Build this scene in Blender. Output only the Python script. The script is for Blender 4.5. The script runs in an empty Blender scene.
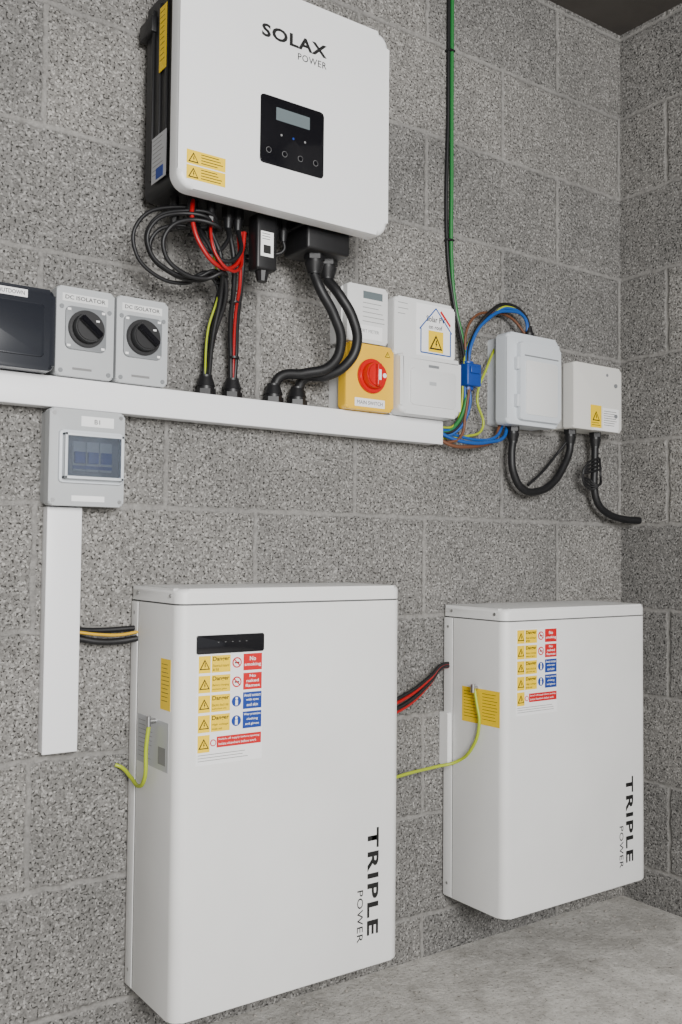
import bpy, bmesh, math, random
from mathutils import Vector, Matrix
random.seed(4)
col = bpy.context.scene.collection

# ---------------------------------------------------------------- materials
def mat(name, c, rough=.5, metal=0, spec=.5, bump=0, bscale=400, trans=0, emit=None, var=0, vscale=20):
    m = bpy.data.materials.new(name); m.use_nodes = True
    nt = m.node_tree; b = nt.nodes['Principled BSDF']
    b.inputs['Base Color'].default_value = (*c, 1)
    b.inputs['Roughness'].default_value = rough
    b.inputs['Metallic'].default_value = metal
    b.inputs['Specular IOR Level'].default_value = spec
    if trans: b.inputs['Transmission Weight'].default_value = trans
    tc = nt.nodes.new('ShaderNodeTexCoord')
    if var:
        n = nt.nodes.new('ShaderNodeTexNoise'); n.inputs['Scale'].default_value = vscale; n.inputs['Detail'].default_value = 5
        nt.links.new(tc.outputs['Object'], n.inputs['Vector'])
        r = nt.nodes.new('ShaderNodeValToRGB')
        r.color_ramp.elements[0].position = .3; r.color_ramp.elements[1].position = .7
        r.color_ramp.elements[0].color = (*[x*(1-var) for x in c], 1); r.color_ramp.elements[1].color = (*[min(1, x*(1+var*.3)) for x in c], 1)
        nt.links.new(n.outputs['Fac'], r.inputs['Fac']); nt.links.new(r.outputs['Color'], b.inputs['Base Color'])
    if bump:
        n = nt.nodes.new('ShaderNodeTexNoise'); n.inputs['Scale'].default_value = bscale
        bp = nt.nodes.new('ShaderNodeBump'); bp.inputs['Strength'].default_value = bump; bp.inputs['Distance'].default_value = .001
        nt.links.new(tc.outputs['Object'], n.inputs['Vector']); nt.links.new(n.outputs['Fac'], bp.inputs['Height']); nt.links.new(bp.outputs['Normal'], b.inputs['Normal'])
    return m

def block_mat(name, axis, x0, z0):
    m = bpy.data.materials.new(name); m.use_nodes = True
    nt = m.node_tree; N = nt.nodes; L = nt.links; b = N['Principled BSDF']
    b.inputs['Roughness'].default_value = .92; b.inputs['Specular IOR Level'].default_value = .2
    tc = N.new('ShaderNodeTexCoord'); sep = N.new('ShaderNodeSeparateXYZ'); L.new(tc.outputs['Object'], sep.inputs[0])
    def math_(op, a, b_=None, c=None):
        n = N.new('ShaderNodeMath'); n.operation = op
        for i, v in enumerate((a, b_, c)):
            if v is None: continue
            if isinstance(v, (int, float)): n.inputs[i].default_value = v
            else: L.new(v, n.inputs[i])
        return n.outputs[0]
    def noise(scale, detail=3, rough=.5, dist=0):
        n = N.new('ShaderNodeTexNoise'); n.inputs['Scale'].default_value = scale; n.inputs['Detail'].default_value = detail
        n.inputs['Roughness'].default_value = rough; n.inputs['Distortion'].default_value = dist
        L.new(tc.outputs['Object'], n.inputs['Vector']); return n.outputs['Fac']
    def ramp(f, stops):
        r = N.new('ShaderNodeValToRGB'); e = r.color_ramp.elements
        while len(e) < len(stops): e.new(.5)
        for el, (p, c) in zip(e, stops):
            el.position = p; el.color = (*c, 1) if len(c) == 3 else c
        L.new(f, r.inputs[0]); return r.outputs[0]
    def mix(f, a, b_, mode='MIX'):
        n = N.new('ShaderNodeMix'); n.data_type = 'RGBA'; n.blend_type = mode
        if isinstance(f, float): n.inputs[0].default_value = f
        else: L.new(f, n.inputs[0])
        for i, v in ((6, a), (7, b_)):
            if isinstance(v, tuple): n.inputs[i].default_value = (*v, 1)
            else: L.new(v, n.inputs[i])
        return n.outputs[2]
    wob = math_('MULTIPLY_ADD', noise(35, 4), .014, -.007)
    wob2 = math_('MULTIPLY_ADD', noise(28, 4), .014, -.007)
    h = sep.outputs[axis]
    if axis == 1: h = math_('MULTIPLY', h, -1.0)
    hx = math_('ADD', math_('ADD', h, x0), wob)
    hz = math_('ADD', math_('ADD', sep.outputs[2], z0), wob2)
    cmb = N.new('ShaderNodeCombineXYZ'); L.new(hx, cmb.inputs[0]); L.new(hz, cmb.inputs[1])
    br = N.new('ShaderNodeTexBrick'); L.new(cmb.outputs[0], br.inputs['Vector'])
    br.offset = .555; br.offset_frequency = 2
    br.inputs['Scale'].default_value = 1; br.inputs['Brick Width'].default_value = .45; br.inputs['Row Height'].default_value = .2265
    br.inputs['Mortar Size'].default_value = .0090; br.inputs['Mortar Smooth'].default_value = .9
    br.inputs['Color1'].default_value = (.82, .82, .82, 1); br.inputs['Color2'].default_value = (1.10, 1.09, 1.07, 1)
    br.inputs['Mortar'].default_value = (1, 1, 1, 1)
    vor = N.new('ShaderNodeTexVoronoi'); vor.inputs['Scale'].default_value = 260; L.new(tc.outputs['Object'], vor.inputs['Vector'])
    vs = N.new('ShaderNodeSeparateColor'); L.new(vor.outputs['Color'], vs.inputs[0])
    spk = ramp(vs.outputs[0], [(0, (.130, .127, .122)), (.2, (.190, .186, .179)), (.75, (.250, .245, .236)), (1, (.40, .393, .38))])
    pits = ramp(noise(210, 3, .55), [(.365, (1, 1, 1)), (.425, (0, 0, 0))])
    blk = mix(pits, spk, (.036, .035, .033))
    cloud = ramp(noise(4, 6, .62), [(.3, (.80, .80, .80)), (.7, (1.14, 1.13, 1.12))])
    blk = mix(1.0, blk, cloud, 'MULTIPLY'); blk = mix(1.0, blk, br.outputs['Color'], 'MULTIPLY')
    mor = ramp(noise(70, 6, .7), [(.3, (.175, .170, .162)), (.65, (.300, .293, .280))])
    mor = mix(1.0, mor, cloud, 'MULTIPLY')
    mm = math_('ADD', br.outputs['Fac'], math_('MULTIPLY_ADD', noise(60, 5, .65), .9, -.45))
    mm = ramp(mm, [(.36, (0, 0, 0)), (.66, (1, 1, 1))])
    sm = math_('MULTIPLY', mm, .9)
    fin = mix(sm, blk, mor)
    L.new(fin, b.inputs['Base Color'])
    hgt = math_('MULTIPLY', math_('SUBTRACT', vs.outputs[1], math_('MULTIPLY', pits, 1.5)), math_('SUBTRACT', 1.0, math_('MULTIPLY', sm, .95)))
    hgt = math_('ADD', hgt, math_('MULTIPLY', noise(60, 4), .8))
    hgt = math_('SUBTRACT', hgt, math_('MULTIPLY', br.outputs['Fac'], 1.8))
    bp = N.new('ShaderNodeBump'); bp.inputs['Strength'].default_value = .75; bp.inputs['Distance'].default_value = .0019
    L.new(hgt, bp.inputs['Height']); L.new(bp.outputs['Normal'], b.inputs['Normal'])
    return m

def floor_mat():
    m = bpy.data.materials.new('concrete_floor'); m.use_nodes = True
    nt = m.node_tree; N = nt.nodes; L = nt.links; b = N['Principled BSDF']; b.inputs['Roughness'].default_value = .85
    tc = N.new('ShaderNodeTexCoord')
    def noise(s, d, r=.6):
        n = N.new('ShaderNodeTexNoise'); n.inputs['Scale'].default_value = s; n.inputs['Detail'].default_value = d; n.inputs['Roughness'].default_value = r
        L.new(tc.outputs['Object'], n.inputs['Vector']); return n.outputs['Fac']
    r = N.new('ShaderNodeValToRGB'); e = r.color_ramp.elements
    e[0].position = .34; e[0].color = (.32, .305, .28, 1); e[1].position = .60; e[1].color = (.66, .64, .60, 1)
    L.new(noise(11, 14, .8), r.inputs[0])
    r2 = N.new('ShaderNodeValToRGB'); e = r2.color_ramp.elements
    e[0].position = .34; e[0].color = (.35, .34, .32, 1); e[1].position = .43; e[1].color = (1, 1, 1, 1)
    L.new(noise(130, 4), r2.inputs[0])
    mx = N.new('ShaderNodeMix'); mx.data_type = 'RGBA'; mx.blend_type = 'MULTIPLY'; mx.inputs[0].default_value = .8
    L.new(r.outputs[0], mx.inputs[6]); L.new(r2.outputs[0], mx.inputs[7]); L.new(mx.outputs[2], b.inputs['Base Color'])
    bp = N.new('ShaderNodeBump'); bp.inputs['Strength'].default_value = .9; bp.inputs['Distance'].default_value = .005
    L.new(noise(60, 8, .7), bp.inputs['Height']); L.new(bp.outputs['Normal'], b.inputs['Normal'])
    return m

M = dict(
 white=mat('painted_metal_white', (.83, .835, .84), .42, bump=.03, bscale=900),
 bat=mat('battery_powder_coat', (.79, .79, .78), .46, bump=.05, bscale=900, var=.06, vscale=5),
 pvc=mat('white_pvc', (.85, .855, .87), .35),
 abs_=mat('offwhite_plastic', (.71, .715, .71), .4),
 grey=mat('light_grey_plastic', (.43, .445, .455), .5, bump=.05),
 grey2=mat('mid_grey_plastic', (.20, .21, .22), .45),
 bluegrey=mat('pale_enclosure_plastic', (.61, .645, .68), .35),
 cream=mat('cream_plastic', (.69, .68, .645), .45),
 black=mat('black_plastic', (.008, .008, .009), .45),
 blackg=mat('black_gloss', (.006, .006, .008), .12),
 darkbox=mat('dark_translucent_box', (.012, .014, .020), .25),
 rubber=mat('black_cable', (.006, .006, .007), .5),
 red=mat('red_cable', (.34, .004, .006), .4),
 redp=mat('red_plastic', (.55, .004, .004), .3),
 blue=mat('blue_cable', (.008, .08, .32), .4),
 bluep=mat('blue_plastic', (.006, .050, .28), .4),
 green=mat('green_cable', (.02, .17, .04), .4),
 gy=mat('yellow_green_cable', (.36, .44, .02), .4),
 orange=mat('ochre_cable', (.62, .36, .01), .4),
 brown=mat('brown_cable', (.14, .055, .025), .5),
 yellow=mat('yellow_plastic', (.82, .48, .02), .4),
 syel=mat('sticker_yellow', (.90, .60, .0), .5),
 swht=mat('sticker_white', (.86, .86, .86), .5),
 sred=mat('sticker_red', (.55, .006, .010), .5),
 sblu=mat('sticker_blue', (.006, .040, .26), .5),
 sblk=mat('print_black', (.006, .006, .006), .6),
 sgry=mat('print_grey', (.20, .20, .20), .6),
 slv=mat('silver_label', (.50, .51, .53), .35, .3),
 lcd=mat('lcd_screen', (.13, .16, .17), .15),
 led=mat('unlit_led', (.15, .15, .15), .3),
 steel=mat('zinc_screw', (.5, .5, .5), .3, 1),
 seam=mat('seam_shadow_gap', (.10, .10, .10), .7),
 glass=mat('smoked_window', (.45, .50, .58), .05, trans=.9),
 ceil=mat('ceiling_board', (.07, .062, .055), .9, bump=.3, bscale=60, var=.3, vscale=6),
 stone=mat('concrete_crumb', (.33, .31, .28), .9),
)
WB = block_mat('concrete_blocks_back', 0, .571, .1315)
WR = block_mat('concrete_blocks_side', 1, .30, .1315)
FL = floor_mat()

# ---------------------------------------------------------------- geometry helpers
def empty(name, loc=(0, 0, 0)):
    e = bpy.data.objects.new(name, None); e.location = loc; e.empty_display_size = .05; col.objects.link(e); return e
def finish(o, m, parent, smooth=True, ang=35):
    if m is not None:
        o.data.materials.clear(); o.data.materials.append(m)
    if smooth:
        for p in o.data.polygons: p.use_smooth = True
        o.data.set_sharp_from_angle(angle=math.radians(ang))
    if parent is not None: o.parent = parent
    return o
def add(name, bm, m, parent=None, ang=35):
    bmesh.ops.recalc_face_normals(bm, faces=bm.faces)
    me = bpy.data.meshes.new(name); bm.to_mesh(me); bm.free()
    o = bpy.data.objects.new(name, me); col.objects.link(o)
    return finish(o, m, parent, True, ang)
def box(name, x0, x1, y0, y1, z0, z1, m, parent=None, bev=0, seg=3):
    bm = bmesh.new(); bmesh.ops.create_cube(bm, size=1)
    for v in bm.verts:
        v.co = Vector(((x0+x1)/2+v.co.x*(x1-x0), (y0+y1)/2+v.co.y*(y1-y0), (z0+z1)/2+v.co.z*(z1-z0)))
    if bev: bmesh.ops.bevel(bm, geom=bm.edges[:], offset=bev, segments=seg, affect='EDGES', profile=.5)
    return add(name, bm, m, parent)
def rr(x0, x1, z0, z1, r, n=7):
    if not isinstance(r, (tuple, list)): r = (r,)*4     # bl, br, tr, tl
    out = []
    for (cx, cz, sx, sz, a0, rad) in ((x0, z0, 1, 1, 180, r[0]), (x1, z0, -1, 1, 270, r[1]), (x1, z1, -1, -1, 0, r[2]), (x0, z1, 1, -1, 90, r[3])):
        if rad <= 0: out.append((cx, cz)); continue
        ox, oz = cx+sx*rad, cz+sz*rad
        for i in range(n+1):
            a = math.radians(a0+90*i/n); out.append((ox+rad*math.cos(a), oz+rad*math.sin(a)))
    return out
def prism(name, pts, plane, a, b, m, parent=None, bev=0, seg=4, bevb=0):
    bm = bmesh.new()
    mk = {'XZ': lambda p, t: (p[0], t, p[1]), 'XY': lambda p, t: (p[0], p[1], t), 'YZ': lambda p, t: (t, p[0], p[1])}[plane]
    va = [bm.verts.new(mk(p, a)) for p in pts]; vb = [bm.verts.new(mk(p, b)) for p in pts]
    fa = bm.faces.new(va); fb = bm.faces.new(list(reversed(vb))); n = len(pts)
    for i in range(n): bm.faces.new((va[i], vb[i], vb[(i+1) % n], va[(i+1) % n]))
    ea, eb = list(fa.edges), list(fb.edges)
    if bev: bmesh.ops.bevel(bm, geom=ea, offset=bev, segments=seg, affect='EDGES', profile=.5)
    if bevb: bmesh.ops.bevel(bm, geom=[e for e in eb if e.is_valid], offset=bevb, segments=seg, affect='EDGES', profile=.5)
    return add(name, bm, m, parent)
def cyl(name, p0, p1, r, m, parent=None, r2=None, n=28, bev=0):
    p0, p1 = Vector(p0), Vector(p1); d = p1-p0
    bm = bmesh.new(); bmesh.ops.create_cone(bm, cap_ends=True, segments=n, radius1=r, radius2=r if r2 is None else r2, depth=d.length)
    if bev:
        bmesh.ops.bevel(bm, geom=[e for e in bm.edges if abs(e.verts[0].co.z-e.verts[1].co.z) < 1e-6], offset=bev, segments=2, affect='EDGES')
    bmesh.ops.transform(bm, matrix=Matrix.Translation((p0+p1)/2) @ d.to_track_quat('Z', 'Y').to_matrix().to_4x4(), verts=bm.verts)
    return add(name, bm, m, parent)
def tomesh(o, name):
    dg = bpy.context.evaluated_depsgraph_get(); dg.update()
    me = bpy.data.meshes.new_from_object(o.evaluated_get(dg)); me.name = name
    n = bpy.data.objects.new(name, me); n.matrix_world = o.matrix_world.copy()
    bpy.data.objects.remove(o); n.name = name; col.objects.link(n); return n
def cable(name, pts, r, m, parent=None):
    cu = bpy.data.curves.new(name, 'CURVE'); cu.dimensions = '3D'; cu.bevel_depth = r; cu.bevel_resolution = 4; cu.resolution_u = 14; cu.use_fill_caps = True
    s = cu.splines.new('BEZIER'); s.bezier_points.add(len(pts)-1)
    for bp, p in zip(s.bezier_points, pts):
        bp.co = p; bp.handle_left_type = bp.handle_right_type = 'AUTO'
    o = bpy.data.objects.new(name, cu); col.objects.link(o)
    return finish(tomesh(o, name), m, parent, True, 60)
FR = {'F': (Vector((1, 0, 0)), Vector((0, 0, 1)), Vector((0, -1, 0))),
      'FV': (Vector((0, 0, -1)), Vector((1, 0, 0)), Vector((0, -1, 0))),
      'L': (Vector((0, -1, 0)), Vector((0, 0, 1)), Vector((-1, 0, 0))),
      'LV': (Vector((0, 0, -1)), Vector((0, -1, 0)), Vector((-1, 0, 0)))}
def text(name, s, fr, corner, w, h, m, parent=None, thick=0, spacing=1):
    cu = bpy.data.curves.new(name, 'FONT'); cu.body = s; cu.size = 1; cu.offset = thick; cu.space_character = spacing; cu.resolution_u = 3
    o = bpy.data.objects.new(name, cu); col.objects.link(o); o = tomesh(o, name); me = o.data
    xs = [v.co.x for v in me.vertices]; ys = [v.co.y for v in me.vertices]
    x0, x1, y0, y1 = min(xs), max(xs), min(ys), max(ys); R, U, Nn = FR[fr]; c = Vector(corner)
    for v in me.vertices:
        v.co = c+R*((v.co.x-x0)/(x1-x0)*w)+U*((v.co.y-y0)/(y1-y0)*h)+Nn*.0003
    return finish(o, m, parent, False)
def flat(name, fr, c, pts, m, parent=None, off=0, t=.0004):
    R, U, Nn = FR[fr]; c = Vector(c)
    bm = bmesh.new()
    a = [bm.verts.new(c+R*p[0]+U*p[1]+Nn*(off+t)) for p in pts]; b = [bm.verts.new(c+R*p[0]+U*p[1]+Nn*off) for p in pts]
    bm.faces.new(a); bm.faces.new(list(reversed(b)))
    for i in range(len(pts)): bm.faces.new((a[i], b[i], b[(i+1) % len(pts)], a[(i+1) % len(pts)]))
    return add(name, bm, m, parent)
def rect(name, fr, c, x, y, w, h, m, parent=None, off=0, t=.0004, r=0):
    return flat(name, fr, c, rr(x, x+w, y, y+h, r, 3), m, parent, off, t)
def warn(fr, c, x, y, s, parent, off=.0004):
    flat('warning_border', fr, c, [(x, y), (x+s, y), (x+s/2, y+s*.88)], M['sblk'], parent, off)
    flat('warning_field', fr, c, [(x+s*.15, y+s*.09), (x+s*.85, y+s*.09), (x+s/2, y+s*.70)], M['syel'], parent, off+.0003)
    flat('warning_bolt', fr, c, [(x+s*.44, y+s*.30), (x+s*.50, y+s*.30), (x+s*.47, y+s*.13), (x+s*.60, y+s*.36), (x+s*.53, y+s*.36), (x+s*.57, y+s*.56), (x+s*.50, y+s*.56)], M['sblk'], parent, off+.0006)
def circ(cx, cy, r, n=18): return [(cx+r*math.cos(2*math.pi*i/n), cy+r*math.sin(2*math.pi*i/n)) for i in range(n)]
def lines(fr, c, x, y, w, n, step, m, parent, off=.0004, th=.0012):
    for i in range(n):
        rect('print_line', fr, c, x, y-i*step, w*random.uniform(.7, 1), th, m, parent, off, .0002)
def gland(name, x, y, z, r, parent, up=1):
    cyl(name+'_nut', (x, y, z), (x, y, z+up*.012), r*1.25, M['black'], parent, n=6)
    cyl(name+'_ring', (x, y, z+up*.012), (x, y, z+up*.020), r*1.05, M['black'], parent)
    cyl(name+'_cap', (x, y, z+up*.018), (x, y, z+up*.036), r*1.2, M['black'], parent, n=10, r2=r*.85)
    cyl(name+'_neck', (x, y, z+up*.034), (x, y, z+up*.040), r*.8, M['black'], parent)

# ---------------------------------------------------------------- room
XR = 2.137; CH = 2.375
box('wall_back', -1.35, XR+.2, 0, .12, -.02, CH+.1, WB)
box('wall_right', XR, XR+.15, -4.0, 0, -.02, CH+.1, WR)
box('added_wall_left', -1.35, -1.2, -4.0, 0, -.02, CH+.1, WR)  # unseen side wall, added to block world light and darken the far corner
box('added_wall_front', -1.35, XR+.15, -4.1, -4.0, 2.0, CH+.1, WB)      # unseen header added to cut world light, open garage door below
box('floor', -1.35, XR+.15, -4.1, .12, -.1, 0, FL)
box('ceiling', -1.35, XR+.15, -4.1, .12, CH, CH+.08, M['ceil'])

# ---------------------------------------------------------------- batteries
def label_sheet(p, c):
    W, H = .131, .190
    rect('label_sheet', 'F', c, 0, 0, W, H, M['swht'], p)
    for i in range(5):
        y = H-.034*(i+1)+.002
        rect('label_yellow_sign', 'F', c, .003, y, .023, .0295, M['syel'], p, .0004, .0003); warn('F', c, .0045, y+.006, .020, p, .0008)
        if i < 4:
            rect('label_yellow_text', 'F', c, .028, y, .037, .0295, M['syel'], p, .0004, .0003)
            text('label_danger', 'Danger', 'F', (c[0]+.030, c[1]-.0007, c[2]+y+.018), .033, .0095, M['sblk'], p, .02)
            text('label_small', ('Electrical hazard', 'Battery charging', 'Electric shock risk', 'High voltage')[i], 'F', (c[0]+.030, c[1]-.0007, c[2]+y+.0095), .032, .0045, M['sblk'], p)
            text('label_small', ('area', 'explosive gases', 'authorised only', 'inside unit')[i], 'F', (c[0]+.030, c[1]-.0007, c[2]+y+.003), (.012, .028, .028, .020)[i], .0040, M['sblk'], p)
            red = i < 2
            if red:
                flat('prohibit_ring', 'F', c, circ(.078, y+.015, .0095), M['sred'], p, .0004)
                flat('prohibit_inner', 'F', c, circ(.078, y+.015, .0070), M['swht'], p, .0007)
                rect('prohibit_figure', 'F', c, .0735, y+.0135, .009, .0028, M['sblk'], p, .0009)
                flat('prohibit_bar', 'F', c, [(.0720, y+.0195), (.0735, y+.0210), (.0840, y+.0105), (.0825, y+.0090)], M['sred'], p, .0012)
            else:
                flat('mandatory_disc', 'F', c, circ(.078, y+.015, .0095), M['sblu'], p, .0004)
                rect('mandatory_figure', 'F', c, .0755, y+.008, .005, .009, M['swht'], p, .0007)
                flat('mandatory_head', 'F', c, circ(.078, y+.0200, .0024), M['swht'], p, .0007)
            rect('label_block', 'F', c, .091, y, .038, .0295, M['sred' if red else 'sblu'], p, .0004, .0003)
            ws = (('No', 'smoking', None), ('No', 'naked', 'flames'), ('Avoid contact', 'with eyes', 'and skin'), ('Wear protective', 'clothing', 'and gloves'))[i]
            for k, s_ in enumerate(ws):
                if s_ is None: continue
                hh = .0075 if ws[2] is None else .0052
                yy = (y+.017-k*.011) if ws[2] is None else (y+.0215-k*.0085)
                wd = min(.034, .0042*len(s_)+.004) if red else min(.034, .0026*len(s_)+.002)
                text('label_words', s_, 'F', (c[0]+.110-wd/2, c[1]-.0007, c[2]+yy), wd, hh, M['swht'], p, .01)
        else:
            rect('label_block_wide', 'F', c, .040, y+.006, .089, .019, M['sred'], p, .0004, .0003)
            text('label_words', 'Switch off supply before opening', 'F', (c[0]+.043, c[1]-.0007, c[2]+y+.0175), .082, .0045, M['swht'], p)
            text('label_words', 'isolate elsewhere before work', 'F', (c[0]+.043, c[1]-.0007, c[2]+y+.0100), .076, .0045, M['swht'], p)
            flat('prohibit_ring', 'F', c, circ(.033, y+.015, .006), M['sred'], p, .0004); flat('prohibit_inner', 'F', c, circ(.033, y+.015, .0042), M['swht'], p, .0007)
    lines('F', c, .004, .017, .12, 3, .005, M['sgry'], p, .0004, .001)

def battery(x0, zb, zt, master):
    p = empty('battery_unit', (x0, 0, zb)); p_l = Vector(p.location)
    W = .488; x1 = x0+W; yf = -.2
    foot = rr(x0, x1, yf, -.004, (.020, .020, .004, .004), 7)
    seamz = zt-.026
    before = set(bpy.data.objects)
    prism('housing', foot, 'XY', zb, seamz-.003, M['bat'], None, .003, 2)
    prism('seam_gap', rr(x0+.003, x1-.003, yf+.003, -.005, .018), 'XY', seamz-.004, seamz+.001, M['seam'])
    prism('top_cap', foot, 'XY', seamz, zt, M['bat'], None, .0, 3, .009)
    box('base_plate', x0+.02, x1-.02, yf+.02, -.01, zb-.006, zb+.002, M['seam'])
    box('wall_bracket', x0+.05, x1-.05, -.006, 0, zb+.1, zt-.08, M['steel'])
    for (yy, zz) in ((-.018, zt-.05), (-.018, zb+.03), (-.03, zt-.013), (-.17, zt-.013)):
        cyl('screw', (x0-.0018, yy, zz), (x0+.002, yy, zz), .0035, M['steel'], None, n=14)
    box('side_panel_line', x0-.0004, x0+.001, -.0355, -.034, zb+.004, seamz-.004, M['seam'])
    box('rear_side_trim', x0-.0015, x0+.002, -.0335, -.005, zb+.002, seamz-.004, M['bat'], None, .0006)
    z_ = .132
    text('front_print_large', 'TRIPLE', 'FV', (x0+.408, yf, z_+.254), .203, .027, M['sblk'], None, .03, 1.15)
    text('front_print_small', 'POWER', 'FV', (x0+.384, yf, z_+.140), .098, .014, M['sblk'], None, .004, 1.1)
    if master:
        prism('status_display', rr(x0+.035, x0+.169, z_+.609, z_+.641, .003), 'XZ', yf-.0025, yf+.002, M['blackg'], None, .001, 2)
        for i in range(5): rect('status_led', 'F', (x0+.075+i*.014, yf-.0026, z_+.628), 0, 0, .003, .001, M['led'])
        lc = (x0+.037, yf, z_+.418)
    else:
        lc = (x0+.035, yf, z_+.432)
    label_sheet(None, lc)
    if master:
        c = (x0, -.135, z_+.511); rect('side_yellow_label', 'L', c, 0, 0, .040, .088, M['syel'])
        lines('L', c, .004, .078, .032, 10, .007, M['sblk'], None, .0004, .0009)
        c = (x0, -.040, z_+.405); rect('rating_plate', 'L', c, 0, 0, .130, .085, M['slv'])
        lines('L', c, .006, .075, .06, 9, .008, M['sgry'], None, .0004, .0009); rect('rating_qr', 'L', c, .09, .01, .03, .03, M['sgry'], None, .0004)
        cable('earth_bond', [(x0-.011, -.115, .619), (x0-.014, -.110, .575), (x0-.012, -.100, .515), (x0-.010, -.07, .497), (x0-.010, -.035, .506), (x0-.018, -.012, .520), (x0-.028, -.006, .525)], .0036, M['gy'])
    else:
        c = (x0, -.066, z_+.408); rect('side_yellow_label', 'L', c, 0, 0, .120, .078, M['syel'])
        lines('L', c, .006, .068, .05, 9, .007, M['sblk'], None, .0004, .0009); lines('L', c, .066, .068, .048, 9, .007, M['sblk'], None, .0004, .0009)
        prism('connector_cover', rr(-.030, -.002, z_+.30, z_+.42, .004), 'YZ', x0-.012, x0, M['bat'])
        cable('earth_bond', [(1.203, -.06, .425), (1.25, -.07, .432), (1.34, -.06, .438), (1.43, -.05, .440), (1.472, -.07, .450), (1.480, -.105, .480), (1.482, -.130, .540), (1.481, -.122, .590), (1.480, -.115, .622)], .0036, M['gy'])
    cyl('earth_stud', (x0-.012, -.115, z_+.487), (x0, -.115, z_+.487), .0045, M['steel'])
    cyl('earth_lug', (x0-.013, -.115, .610), (x0-.013, -.115, .628), .005, M['steel'])
    for o in set(bpy.data.objects)-before:
        o.parent = p; o.location = -p_l
    return p
battery(.714, .124, .854, True)
battery(1.490, .132, .799, False)

# ---------------------------------------------------------------- inverter
inv = empty('solar_inverter')
X0, X1, Z0, Z1 = .698, 1.158, 1.549, 1.962
prism('front_cover', rr(X0, X1, Z0, Z1, .030, 8), 'XZ', -.202, -.166, M['white'], inv, .010, 5, .003)
prism('rear_housing', rr(X0+.012, X1-.012, Z0+.022, Z1-.016, .012), 'XZ', -.167, -.035, M['black'], inv, 0)
box('mounting_bracket', X0+.06, X1-.06, -.036, 0, Z0+.12, Z1-.05, M['black'], inv)
box('heat_sink_base', X0+.03, X1-.03, -.036, -.012, Z0+.05, Z1-.02, M['black'], inv)
for i in range(24):
    xx = X0+.035+i*.017; box('heat_sink_fin', xx, xx+.003, -.035, -.008, Z0+.05, Z1-.02, M['black'], inv)
for i in range(3):
    box('side_rib', X0+.008, X0+.014, -.13+i*.03, -.122+i*.03, Z0+.05, Z1-.04, M['black'], inv, .001)
box('side_foot', X0+.002, X0+.03, -.075, -.02, Z0+.33, Z0+.36, M['black'], inv, .002)
rect('side_spec_label', 'L', (X0+.0075, -.075, Z0+.04), 0, 0, .062, .085, M['slv'], inv)
lines('L', (X0+.0075, -.075, Z0+.04), .004, .078, .05, 9, .008, M['sgry'], inv)
rect('side_spec_stripe', 'L', (X0+.0075, -.075, Z0+.04), .02, .004, .03, .02, M['sblu'], inv, .0004)
rect('side_yellow_label', 'L', (X0+.0075, -.10, Z0+.24), 0, 0, .030, .12, M['syel'], inv)
lines('L', (X0+.0075, -.10, Z0+.24), .003, .11, .022, 10, .010, M['sblk'], inv, .0004, .001)
prism('display_panel', rr(.860, 1.000, 1.630, 1.758, .007), 'XZ', -.2035, -.200, M['blackg'], inv, .001, 2)
rect('lcd', 'F', (.893, -.2036, 1.716), 0, 0, .074, .024, M['lcd'], inv, 0, .0006, .001)
for i in range(3): flat('status_icon', 'F', (.905+i*.026, -.2036, 1.690), circ(0, 0, .0022), M['sblu' if i == 1 else 'sgry'], inv)
for i in range(4):
    c = (.878+i*.0345, -.2036, 1.656); flat('touch_key', 'F', c, circ(0, 0, .0055), M['sgry'], inv); flat('touch_key_inner', 'F', c, circ(0, 0, .0048), M['blackg'], inv, .0003)
text('front_print_large', 'SOLAX', 'F', (.861, -.202, 1.866), .145, .025, M['sblk'], inv, .035, 1.1)
text('front_print_small', 'POWER', 'F', (.940, -.202, 1.845), .065, .013, M['sblk'], inv, .005, 1.1)
for k, zz in enumerate((1.592, 1.565)):
    c = (.714, -.2022, zz); rect('warning_label', 'F', c, 0, 0, .076, .0245, M['syel'], inv); warn('F', c, .003, .003, .020, inv)
    lines('F', c, .028, .019, .044, 4, .005, M['sblk'], inv, .0004, .0014)
zb_ = Z0+.024
for i, (xx, yy) in enumerate(((.745, -.09), (.765, -.12), (.785, -.09), (.805, -.12), (.828, -.08))):
    cyl('pv_connector', (xx, yy, zb_), (xx, yy, zb_-.040), .0085, M['black'], inv, bev=.001); cyl('pv_connector_nut', (xx, yy, zb_-.03), (xx, yy, zb_-.062), .0105, M['black'], inv, n=8, r2=.007)
for xx in (.852, .873, .955, .975):
    cyl('signal_gland', (xx, -.10, zb_), (xx, -.10, zb_-.022), .012, M['black'], inv, n=10); cyl('signal_gland_cap', (xx, -.10, zb_-.02), (xx, -.10, zb_-.042), .0105, M['black'], inv, r2=.006)
box('wifi_dongle', .893, .938, -.140, -.105, 1.455, zb_-.01, M['black'], inv, .005)
cyl('wifi_dongle_plug', (.915, -.122, zb_), (.915, -.122, zb_-.02), .013, M['black'], inv)
cyl('wifi_dongle_tip', (.915, -.122, 1.456), (.915, -.122, 1.436), .014, M['black'], inv, n=10, r2=.010)
rect('dongle_label', 'F', (.901, -.1402, 1.480), 0, 0, .028, .048, M['swht'], inv)
lines('F', (.901, -.1402, 1.480), .003, .043, .022, 3, .005, M['sblk'], inv); rect('dongle_qr', 'F', (.901, -.1402, 1.480), .006, .006, .016, .016, M['sblk'], inv, .0004)
box('ac_terminal_cover', 1.000, 1.103, -.150, -.060, 1.512, zb_+.002, M['black'], inv, .006)
box('ac_terminal_flange', .992, 1.111, -.155, -.055, zb_-.014, zb_+.002, M['black'], inv, .003)
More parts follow.
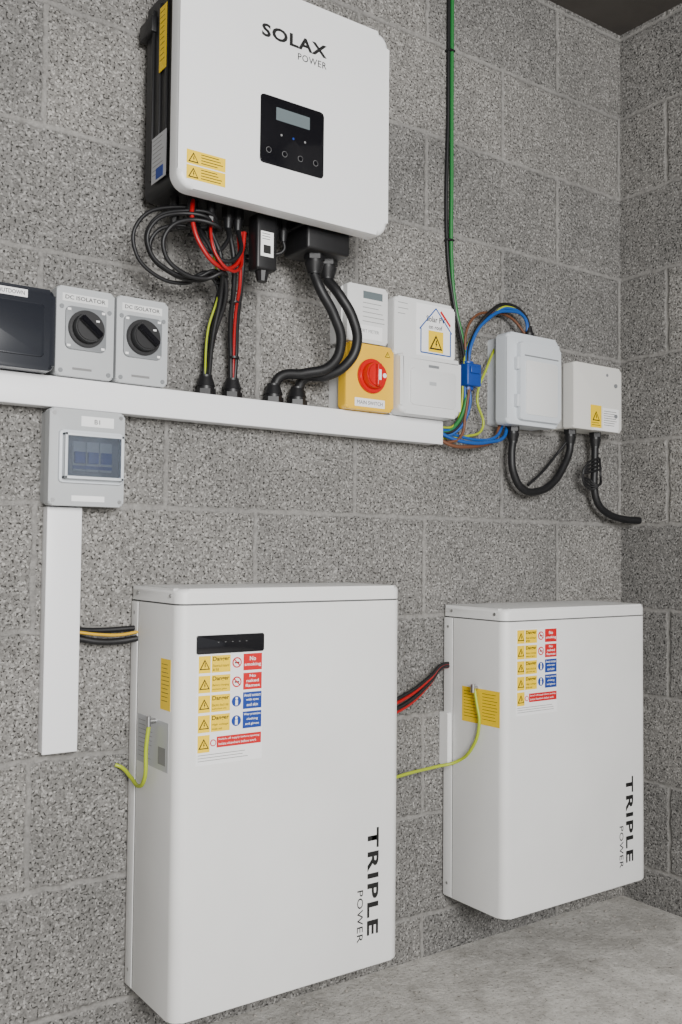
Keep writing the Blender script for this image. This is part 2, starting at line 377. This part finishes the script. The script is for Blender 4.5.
gland('ac_gland', 1.040, -.115, 1.514, .017, inv, -1); gland('ac_gland_b', 1.082, -.100, 1.514, .017, inv, -1)

# ---------------------------------------------------------------- trunking
tr = empty('cable_trunking')
box('trunk_body', .25, 1.442, -.044, 0, 1.170, 1.219, M['pvc'], tr, .0015)
box('trunk_lid', .25, 1.4425, -.050, -.043, 1.1675, 1.2215, M['pvc'], tr, .002)
tr2 = empty('vertical_trunking')
box('trunk_body', .5435, .6035, -.026, 0, .564, .995, M['pvc'], tr2, .0015)
box('trunk_lid', .542, .605, -.030, -.025, .5625, .994, M['pvc'], tr2, .002)

# ---------------------------------------------------------------- small breaker enclosure
cu = empty('breaker_enclosure')
prism('enclosure_base', rr(.538, .664, 1.000, 1.164, .006), 'XZ', -.030, 0, M['grey'], cu)
prism('enclosure_cover', rr(.534, .671, .996, 1.166, .007), 'XZ', -.056, -.031, M['grey'], cu, .004, 4)
prism('window_surround', rr(.550, .667, 1.036, 1.128, .006), 'XZ', -.062, -.054, M['bluegrey'], cu, .002, 3)
prism('window_recess', rr(.557, .660, 1.044, 1.120, .004), 'XZ', -.0625, -.058, M['grey2'], cu)
for i in range(3):
    xx = .572+i*.024; box('breaker_module', xx, xx+.023, -.067, -.062, 1.056, 1.108, M['grey'], cu, .001); box('breaker_lever', xx+.002, xx+.021, -.073, -.066, 1.070, 1.090, M['bluep'], cu, .001)
rect('breaker_stripe', 'F', (.572, -.0672, 1.060), 0, 0, .071, .006, M['sblu'], cu)
prism('window_flap', rr(.555, .662, 1.042, 1.122, .004), 'XZ', -.0765, -.0745, M['glass'], cu)
for a, b_, c_, d_ in ((.555, .662, 1.042, 1.047), (.555, .662, 1.117, 1.122), (.555, .560, 1.042, 1.122), (.657, .662, 1.042, 1.122)):
    box('window_flap_rim', a, b_, -.0775, -.062, c_, d_, M['bluegrey'], cu, .0008)
rect('name_plate', 'F', (.590, -.0562, 1.137), 0, 0, .060, .018, M['swht'], cu); text('plate_text', 'B1', 'F', (.614, -.0567, 1.142), .010, .008, M['sblk'], cu)
for xx, zz in ((.542, 1.005), (.663, 1.005), (.542, 1.157), (.663, 1.157)): cyl('cover_screw', (xx, -.0575, zz), (xx, -.054, zz), .0035, M['steel'], cu)
rect('lower_label', 'F', (.575, -.0562, 1.004), 0, 0, .06, .010, M['swht'], cu)

# ---------------------------------------------------------------- rotary isolators
def isolator(x0, x1):
    z0, z1 = 1.2225, 1.380
    p = empty('rotary_isolator')
    prism('base', rr(x0+.002, x1-.002, z0, z1-.002, .006), 'XZ', -.030, 0, M['grey'], p)
    prism('cover', rr(x0, x1, z0, z1, .006), 'XZ', -.060, -.031, M['grey'], p, .004, 4)
    cx, cz = (x0+x1)/2, 1.308
    prism('dial_plate', rr(cx-.037, cx+.037, cz-.038, cz+.038, .010), 'XZ', -.064, -.059, M['grey2'], p, .001, 2)
    cyl('dial_ring', (cx, -.063, cz), (cx, -.068, cz), .033, M['black'], p, n=40, bev=.001)
    cyl('knob', (cx, -.067, cz), (cx, -.085, cz), .027, M['black'], p, n=24, r2=.025, bev=.002)
    bm = bmesh.new(); bmesh.ops.create_cube(bm, size=1)
    for v in bm.verts: v.co = Vector((v.co.x*.011, v.co.y*.012, v.co.z*.048))
    bmesh.ops.bevel(bm, geom=bm.edges[:], offset=.002, segments=2, affect='EDGES')
    bmesh.ops.transform(bm, matrix=Matrix.Translation((cx, -.090, cz)) @ Matrix.Rotation(math.radians(-50), 4, 'Y'), verts=bm.verts)
    add('knob_grip', bm, M['blackg'], p)
    rect('knob_pointer', 'F', (cx+.010, -.0852, cz+.010), 0, 0, .006, .003, M['swht'], p)
    for xx, zz in ((cx-.031, cz-.032), (cx+.031, cz-.032), (cx-.031, cz+.032), (cx+.031, cz+.032)): rect('dial_mark', 'F', (xx-.003, -.0642, zz-.002), 0, 0, .006, .004, M['swht'], p)
    rect('name_plate', 'F', (x0+.010, -.0602, z1-.026), 0, 0, x1-x0-.022, .014, M['abs_'], p)
    text('plate_text', 'DC ISOLATOR', 'F', (x0+.015, -.0607, z1-.022), x1-x0-.032, .007, M['sblk'], p, .01)
    for xx, zz in ((x0+.009, z0+.009), (x1-.009, z0+.009), (x0+.009, z1-.036), (x1-.009, z1-.036)): cyl('cover_screw', (xx, -.0615, zz), (xx, -.058, zz), .004, M['grey2'], p)
    rect('rating_print', 'F', (x0+.03, -.0602, z0+.012), 0, 0, .035, .004, M['sgry'], p)
isolator(.540, .645); isolator(.650, .750)

jb = empty('junction_box')
prism('box_base', rr(.33, .526, 1.2225, 1.357, .008), 'XZ', -.050, 0, M['darkbox'], jb)
prism('box_lid', rr(.328, .531, 1.2225, 1.362, .010), 'XZ', -.082, -.052, M['darkbox'], jb, .008, 4)
prism('lid_panel', rr(.345, .512, 1.245, 1.335, .006), 'XZ', -.085, -.080, M['darkbox'], jb, .002, 2)
rect('name_plate', 'F', (.40, -.0822, 1.343), 0, 0, .083, .013, M['swht'], jb); text('plate_text', 'RAPID SHUTDOWN', 'F', (.405, -.0827, 1.346), .073, .007, M['sblk'], jb, .01)

# ---------------------------------------------------------------- energy meter
me_ = empty('energy_meter')
prism('meter_base', rr(1.160, 1.275, 1.368, 1.490, .004), 'XZ', -.040, 0, M['abs_'], me_)
prism('meter_face', rr(1.163, 1.272, 1.370, 1.494, .006), 'XZ', -.058, -.039, M['abs_'], me_, .004, 3)
rect('meter_lcd', 'F', (1.205, -.0582, 1.466), 0, 0, .052, .016, M['lcd'], me_, 0, .0006)
lines('F', (1.20, -.0582, 1.37), .004, .086, .06, 5, .010, M['sgry'], me_, 0, .0012)
rect('meter_plate', 'F', (1.172, -.0582, 1.378), 0, 0, .085, .030, M['swht'], me_); text('meter_text', 'EXPORT METER', 'F', (1.180, -.0587, 1.392), .068, .007, M['sgry'], me_)

# ---------------------------------------------------------------- AC rotary isolator (yellow/red)
ya = empty('emergency_isolator')
prism('base', rr(1.158, 1.276, 1.2225, 1.360, .006), 'XZ', -.042, 0, M['abs_'], ya)
prism('yellow_cover', rr(1.152, 1.280, 1.2225, 1.364, .009), 'XZ', -.070, -.043, M['yellow'], ya, .006, 4)
cx, cz = 1.219, 1.296
cyl('red_rim', (cx, -.069, cz), (cx, -.077, cz), .037, M['redp'], ya, n=40, bev=.002)
cyl('red_knob', (cx, -.076, cz), (cx, -.094, cz), .029, M['redp'], ya, n=28, r2=.026, bev=.003)
box('knob_grip', cx-.006, cx+.006, -.102, -.092, cz-.024, cz+.024, M['redp'], ya, .003)
rect('knob_text', 'F', (cx-.006, -.1022, cz-.012), .003, 0, .006, .022, M['swht'], ya)
flat('knob_dial_mark', 'F', (cx+.018, -.0943, cz), circ(0, 0, .005), M['swht'], ya)
warn('F', (1.256, -.0702, 1.342), 0, 0, .014, ya, 0); warn('F', (1.163, -.0702, 1.342), 0, 0, .014, ya, 0)
rect('name_plate', 'F', (1.176, -.0702, 1.229), 0, 0, .080, .018, M['swht'], ya); text('plate_text', 'MAIN SWITCH', 'F', (1.182, -.0707, 1.234), .068, .008, M['sblk'], ya)

# ---------------------------------------------------------------- white enclosure with flip cover
wb = empty('heating_controller_box')
prism('box_base', rr(1.288, 1.456, 1.2225, 1.480, .008), 'XZ', -.045, 0, M['abs_'], wb)
prism('upper_face', rr(1.284, 1.462, 1.352, 1.485, .012), 'XZ', -.066, -.043, M['abs_'], wb, .007, 4)
prism('lower_flip_cover', rr(1.284, 1.461, 1.2225, 1.355, (.018, .018, .008, .008)), 'XZ', -.088, -.043, M['abs_'], wb, .010, 5)
prism('cover_inset', rr(1.312, 1.445, 1.243, 1.325, .010), 'XZ', -.0910, -.082, M['abs_'], wb, .0025, 2)
rect('cover_latch', 'F', (1.365, -.0882, 1.330), 0, 0, .03, .006, M['grey2'], wb)
rect('cover_print', 'F', (1.365, -.0912, 1.290), 0, 0, .020, .008, M['grey'], wb)
c = (1.346, -.0662, 1.360); rect('pv_notice', 'F', c, 0, 0, .112, .118, M['swht'], wb)
t = .0030
for a, b_ in (((.010, .060), (.058, .112)), ((.058, .112), (.106, .060)), ((.014, .062), (.014, .008)), ((.102, .062), (.102, .008)), ((.014, .008), (.102, .008))):
    a, b2_ = Vector(a), Vector(b_); n = Vector((-(b2_-a).y, (b2_-a).x)).normalized()*t/2
    flat('house_outline', 'F', c, [a-n, b2_-n, b2_+n, a+n], M['blue'], wb, .0004)
flat('roof_panel', 'F', c, [(.070, .105), (.100, .075), (.103, .079), (.074, .109)], M['sred'], wb, .0005)
rect('notice_yellow', 'F', c, .036, .012, .044, .048, M['syel'], wb, .0004); warn('F', c, .039, .018, .038, wb, .0008)
text('notice_text', 'Solar PV', 'F', (c[0]+.030, c[1]-.0005, c[2]+.080), .055, .013, M['sblk'], wb, .01)
text('notice_text', 'on roof', 'F', (c[0]+.037, c[1]-.0005, c[2]+.064), .040, .010, M['sblk'], wb, .01)
lines('F', (1.294, -.0662, 1.38), 0, .09, .030, 3, .012, M['sgry'], wb, 0)

# current transformer
ct = empty('current_transformer')
box('ct_body', 1.508, 1.553, -.060, -.004, 1.311, 1.364, M['bluep'], ct, .004)
box('ct_clip', 1.515, 1.546, -.065, -.058, 1.340, 1.356, M['bluep'], ct, .002)
cyl('ct_ring', (1.531, -.035, 1.304), (1.531, -.035, 1.371), .014, M['bluep'], ct)

# ---------------------------------------------------------------- weatherproof box
b2o = empty('weatherproof_switch_box')
prism('box_base', rr(1.630, 1.794, 1.232, 1.446, .010), 'XZ', -.042, 0, M['bluegrey'], b2o)
prism('box_cover', rr(1.616, 1.798, 1.229, 1.450, .014), 'XZ', -.080, -.043, M['bluegrey'], b2o, .008, 5)
prism('flap_frame', rr(1.648, 1.790, 1.240, 1.428, .010), 'XZ', -.093, -.078, M['bluegrey'], b2o, .004, 3)
prism('flap_window', rr(1.666, 1.776, 1.254, 1.384, .006), 'XZ', -.0950, -.089, M['abs_'], b2o, .001, 2)
box('flap_groove', 1.662, 1.780, -.0938, -.090, 1.394, 1.397, M['grey2'], b2o)
for zz in (1.27, 1.36): box('flap_hinge', 1.639, 1.650, -.093, -.078, zz, zz+.03, M['bluegrey'], b2o, .002)
b3 = empty('fused_spur_box')
prism('box_base', rr(1.856, 2.034, 1.240, 1.404, .006), 'XZ', -.045, 0, M['cream'], b3)
prism('box_cover', rr(1.850, 2.037, 1.238, 1.407, .008), 'XZ', -.080, -.047, M['cream'], b3, .005, 3)
for zz in (1.28, 1.36): cyl('cover_screw', (2.012, -.084, zz), (2.012, -.078, zz), .005, M['grey2'], b3)
cyl('knockout', (1.98, -.081, 1.385), (1.98, -.079, 1.385), .004, M['grey2'], b3)
box('side_latch', 2.034, 2.045, -.066, -.05, 1.30, 1.345, M['cream'], b3, .003)
c = (1.915, -.0802, 1.245); rect('warning_label', 'F', c, 0, 0, .042, .058, M['syel'], b3); warn('F', c, .007, .018, .028, b3); lines('F', c, .004, .012, .034, 2, .006, M['sblk'], b3)
c = (1.962, -.0802, 1.245); rect('notice_label', 'F', c, 0, 0, .064, .054, M['swht'], b3); lines('F', c, .004, .045, .054, 7, .006, M['sblk'], b3)
box('label_strip', 1.925, 2.02, -.083, -.080, 1.2385, 1.2445, M['swht'], b3)

# ---------------------------------------------------------------- inverter cabling
gl = empty('cable_glands')
for xx in (.848, .907): gland('gland', xx, -.026, 1.2215, .016, gl)
for xx in (1.002, 1.060): gland('gland', xx, -.026, 1.2215, .017, gl)
ac = empty('ac_power_cables')
cable('cable_a', [(1.040, -.115, 1.474), (1.050, -.122, 1.445), (1.083, -.125, 1.395), (1.104, -.120, 1.345), (1.094, -.10, 1.300), (1.050, -.065, 1.283), (1.012, -.035, 1.276), (1.002, -.026, 1.250)], .0105, M['rubber'], ac)
cable('cable_b', [(1.082, -.100, 1.474), (1.098, -.122, 1.440), (1.128, -.130, 1.390), (1.140, -.125, 1.345), (1.126, -.110, 1.305), (1.098, -.080, 1.282), (1.068, -.040, 1.278), (1.060, -.026, 1.250)], .0105, M['rubber'], ac)
dc = empty('dc_cable_bundle')
zs = 1.515
def loop(name, x, y, cx, cz, rx, rz, xe, ye, m, r=.0036):
    pts = [(x, y, zs)]
    for a in (60, 110, 160, 200, 240, 285, 320):
        an = math.radians(a); pts.append((cx+rx*math.cos(an), y-.02-.01*math.sin(an), cz+rz*math.sin(an)))
    pts += [(xe, ye, 1.42), (xe, -.04, 1.34), (xe+.0, -.026, 1.25)]
    cable(name, pts, r, m, dc)
loop('cable_1', .745, -.07, .752, 1.482, .086, .066, .843, -.08, M['rubber'])
loop('cable_2', .765, -.10, .760, 1.476, .080, .054, .849, -.085, M['rubber'])
loop('cable_3', .785, -.07, .768, 1.474, .070, .044, .853, -.08, M['rubber'])
loop('cable_7', .785, -.09, .772, 1.480, .090, .060, .846, -.08, M['rubber'])
loop('cable_8', .805, -.11, .778, 1.470, .072, .050, .851, -.08, M['rubber'], .0040)
cable('cable_4', [(.828, -.08, zs), (.832, -.085, 1.47), (.846, -.08, 1.43), (.838, -.05, 1.34), (.846, -.026, 1.25)], .0022, M['gy'], dc)
cable('cable_5', [(.805, -.12, zs), (.818, -.12, 1.47), (.85, -.10, 1.42), (.851, -.05, 1.33), (.848, -.026, 1.25)], .0046, M['rubber'], dc)
cable('cable_6', [(.805, -.12, zs), (.826, -.125, 1.46), (.845, -.09, 1.41), (.845, -.058, 1.33), (.852, -.03, 1.25)], .0046, M['rubber'], dc)
cable('red_loop', [(.765, -.125, 1.56), (.760, -.135, 1.52), (.775, -.14, 1.475), (.815, -.135, 1.445), (.855, -.12, 1.455), (.877, -.11, 1.490), (.885, -.105, 1.53)], .0042, M['red'], dc)
cable('red_loop_b', [(.805, -.125, 1.53), (.795, -.14, 1.50), (.805, -.145, 1.46), (.835, -.14, 1.440), (.865, -.125, 1.452), (.878, -.11, 1.480), (.880, -.102, 1.53)], .0030, M['red'], dc)
cable('red_down', [(.873, -.10, 1.535), (.872, -.11, 1.49), (.880, -.10, 1.44), (.893, -.06, 1.38), (.906, -.03, 1.30), (.907, -.026, 1.25)], .0034, M['red'], dc)
cable('black_down', [(.852, -.10, 1.535), (.862, -.105, 1.48), (.872, -.09, 1.43), (.885, -.055, 1.37), (.900, -.03, 1.30), (.903, -.026, 1.25)], .0048, M['rubber'], dc)
cable('black_down_b', [(.875, -.10, 1.535), (.882, -.105, 1.48), (.888, -.09, 1.43), (.900, -.055, 1.37), (.912, -.03, 1.30), (.911, -.026, 1.25)], .0046, M['rubber'], dc)
cable('black_loop', [(.852, -.10, 1.535), (.84, -.12, 1.50), (.80, -.13, 1.47), (.77, -.13, 1.50), (.765, -.125, 1.54)], .0040, M['rubber'], dc)
cable('black_loop_b', [(.873, -.10, 1.535), (.862, -.13, 1.48), (.82, -.14, 1.455), (.79, -.13, 1.49), (.785, -.10, 1.53)], .0040, M['rubber'], dc)
for xx, s in ((.955, 0), (.975, .012)):
    cable('signal_cable', [(xx, -.10, 1.535), (xx+.002, -.10, 1.515), (xx-.02, -.09, 1.492+s), (xx-.05, -.07, 1.488+s), (.90, -.05, 1.50)], .0035, M['rubber'], dc)
for zz in (1.30, 1.40):
    cyl('cable_tie', (.905-.20*(zz-1.3), -.034-.35*(zz-1.3), zz), (.905-.20*(zz-1.3), -.034-.35*(zz-1.3), zz+.004), .011, M['black'], dc)
cyl('cable_tie', (.848, -.088, 1.425), (.848, -.088, 1.430), .012, M['black'], dc)

# ---------------------------------------------------------------- supply wiring right of trunking
ew = empty('supply_wiring')
cable('green_riser', [(1.499, -.010, CH), (1.499, -.010, 2.1), (1.500, -.010, 1.8), (1.502, -.010, 1.60), (1.512, -.014, 1.50), (1.526, -.022, 1.43), (1.531, -.035, 1.37), (1.524, -.04, 1.29), (1.490, -.035, 1.215), (1.443, -.025, 1.195)], .0048, M['green'], ew)
cable('grey_riser', [(1.490, -.008, CH), (1.490, -.008, 2.0), (1.491, -.008, 1.62), (1.505, -.012, 1.52), (1.520, -.02, 1.44), (1.524, -.034, 1.37)], .0040, M['rubber'], ew)
for zz in (1.66, 2.12): box('cable_clip', 1.484, 1.505, -.016, 0, zz, zz+.005, M['black'], ew, .001)
sw = ew
for i, (m, dx, bow) in enumerate((('blue', 0, .0), ('rubber', .004, .016), ('blue', -.002, .007), ('gy', .006, .012))):
    cable('tail_'+m, [(1.442, -.02-.005*i, 1.190+.006*i), (1.490, -.035, 1.200+.006*i), (1.527-.005*i, -.045+.004*i, 1.260), (1.528-.005*i, -.04, 1.340), (1.541, -.040+.004*i, 1.420), (1.585+.006*i, -.045, 1.480+bow), (1.655, -.045, 1.510+bow), (1.715+dx, -.045, 1.500), (1.728+dx, -.040, 1.455)], (.0040, .0044, .0034, .0026)[i], M[m], sw)
cable('blue_low', [(1.442, -.03, 1.200), (1.480, -.04, 1.185), (1.53, -.05, 1.178), (1.59, -.05, 1.185), (1.64, -.045, 1.20), (1.668, -.03, 1.236)], .0044, M['blue'], sw)
cable('blue_low_2', [(1.442, -.02, 1.205), (1.50, -.03, 1.195), (1.56, -.04, 1.188), (1.61, -.045, 1.197), (1.655, -.03, 1.236)], .0036, M['blue'], sw)
cable('brown_low', [(1.442, -.035, 1.182), (1.475, -.045, 1.168), (1.52, -.05, 1.168), (1.56, -.045, 1.174), (1.61, -.04, 1.19), (1.645, -.03, 1.236)], .0042, M['brown'], sw)
cable('brown_low_2', [(1.442, -.03, 1.178), (1.47, -.04, 1.176), (1.50, -.045, 1.19), (1.515, -.045, 1.24), (1.528, -.045, 1.31)], .0035, M['brown'], sw)
cable('green_loop', [(1.634, -.02, 1.42), (1.600, -.03, 1.37), (1.567, -.03, 1.29), (1.585, -.03, 1.22), (1.53, -.03, 1.195), (1.445, -.02, 1.185)], .0030, M['gy'], sw)
cable('brown_arch', [(1.53, -.03, 1.38), (1.53, -.03, 1.44), (1.56, -.03, 1.486), (1.61, -.03, 1.502), (1.68, -.03, 1.50), (1.724, -.04, 1.46)], .0032, M['brown'], sw)
cyl('top_gland', (1.730, -.042, 1.450), (1.730, -.042, 1.466), .013, M['black'], sw); cyl('top_gland_cap', (1.730, -.042, 1.464), (1.730, -.042, 1.484), .011, M['black'], sw, r2=.007)
fx = empty('flex_cable_loop')
gland('gland_a', 1.672, -.045, 1.229, .013, fx, -1); gland('gland_b', 1.878, -.045, 1.238, .013, fx, -1); gland('gland_c', 1.975, -.045, 1.238, .013, fx, -1)
cable('flex', [(1.672, -.045, 1.195), (1.668, -.045, 1.16), (1.675, -.045, 1.115), (1.707, -.045, 1.078), (1.760, -.045, 1.075), (1.815, -.045, 1.10), (1.855, -.045, 1.145), (1.876, -.045, 1.185), (1.878, -.045, 1.21)], .0095, M['rubber'], fx)
cable('thin_flex', [(1.74, -.03, 1.090), (1.79, -.03, 1.125), (1.84, -.03, 1.17), (1.868, -.04, 1.205)], .0035, M['rubber'], fx)
cable('outlet_flex', [(1.975, -.045, 1.205), (1.973, -.045, 1.15), (1.972, -.045, 1.09), (1.985, -.045, 1.055), (2.02, -.045, 1.030), (2.08, -.05, 1.015), (2.137, -.06, 1.012)], .0095, M['rubber'], fx)
for k in range(4):
    cable('wire_coil', [(1.972, -.06, 1.17-.01*k), (1.935, -.055, 1.155-.008*k), (1.920, -.05, 1.125), (1.945, -.05, 1.09+.008*k), (1.972, -.06, 1.10), (1.99, -.05, 1.13), (1.972, -.062, 1.168)], .0028, M['rubber'], fx)

# ---------------------------------------------------------------- lower cabling
lc = empty('battery_link_cables')
cable('yellow_link', [(.605, -.024, .772), (.64, -.028, .767), (.68, -.031, .765), (.714, -.032, .769)], .0028, M['orange'], lc)
cable('black_link', [(.605, -.020, .761), (.64, -.024, .754), (.68, -.026, .753), (.714, -.03, .757)], .0060, M['rubber'], lc)
cable('black_link_b', [(.605, -.014, .775), (.65, -.014, .773), (.714, -.018, .775)], .0050, M['rubber'], lc)
for k, (m, dz, r) in enumerate((('red', .0, .0036), ('rubber', -.012, .005), ('red', -.020, .0032), ('rubber', .008, .004))):
    cable('dc_link_'+m, [(1.196, -.02-.006*k, .575+dz), (1.27, -.04, .580+dz), (1.35, -.04, .600+dz), (1.42, -.035, .635+dz*.6), (1.470, -.02, .66+dz*.3), (1.492, -.02, .662+dz*.3)], r, M[m], lc)

bm = bmesh.new()
for i in range(90):
    x = random.uniform(.9, 2.1); y = -abs(random.gauss(0, .16))-.01; s = random.uniform(.001, .0045)
    if y < -1: continue
    bmesh.ops.create_icosphere(bm, subdivisions=1, radius=s, matrix=Matrix.Translation((x, y, s*.4)) @ Matrix.Diagonal((1, random.uniform(.6, 1.2), .6, 1)))
add('floor_debris', bm, M['stone'], None, 10)

# ---------------------------------------------------------------- light
def area(name, loc, tgt, sx, sy, power, c):
    l = bpy.data.lights.new(name, 'AREA'); l.shape = 'RECTANGLE'; l.size = sx; l.size_y = sy; l.energy = power; l.color = c
    o = bpy.data.objects.new(name, l); o.location = loc; o.rotation_euler = (Vector(tgt)-Vector(loc)).to_track_quat('-Z', 'Y').to_euler(); col.objects.link(o)
area('doorway_daylight', (.05, -3.2, 1.6), (1.1, 0, .85), 1.2, 1.0, 160, (1, .99, .975))
w = bpy.data.worlds.new('world'); w.use_nodes = True; bpy.context.scene.world = w
w.node_tree.nodes['Background'].inputs[0].default_value = (.95, .97, 1, 1); w.node_tree.nodes['Background'].inputs[1].default_value = .75

# ---------------------------------------------------------------- camera
yaw = math.radians(35.35); pt = math.radians(2.4); ro = math.radians(.57)
f0 = Vector((math.sin(yaw), math.cos(yaw), 0)); rt = Vector((math.cos(yaw), -math.sin(yaw), 0))
fw = f0*math.cos(pt)+Vector((0, 0, 1))*math.sin(pt); up = rt.cross(fw)
R = rt*math.cos(ro)+up*math.sin(ro); U = up*math.cos(ro)-rt*math.sin(ro)
cam = bpy.data.cameras.new('camera'); cam.sensor_fit = 'HORIZONTAL'; cam.sensor_width = 36; cam.lens = 36*950/682; cam.clip_start = .05
co = bpy.data.objects.new('camera', cam); col.objects.link(co)
mw = Matrix((R, U, -fw)).transposed().to_4x4(); mw.translation = Vector((0, -1.682, .92)); co.matrix_world = mw
bpy.context.scene.camera = co
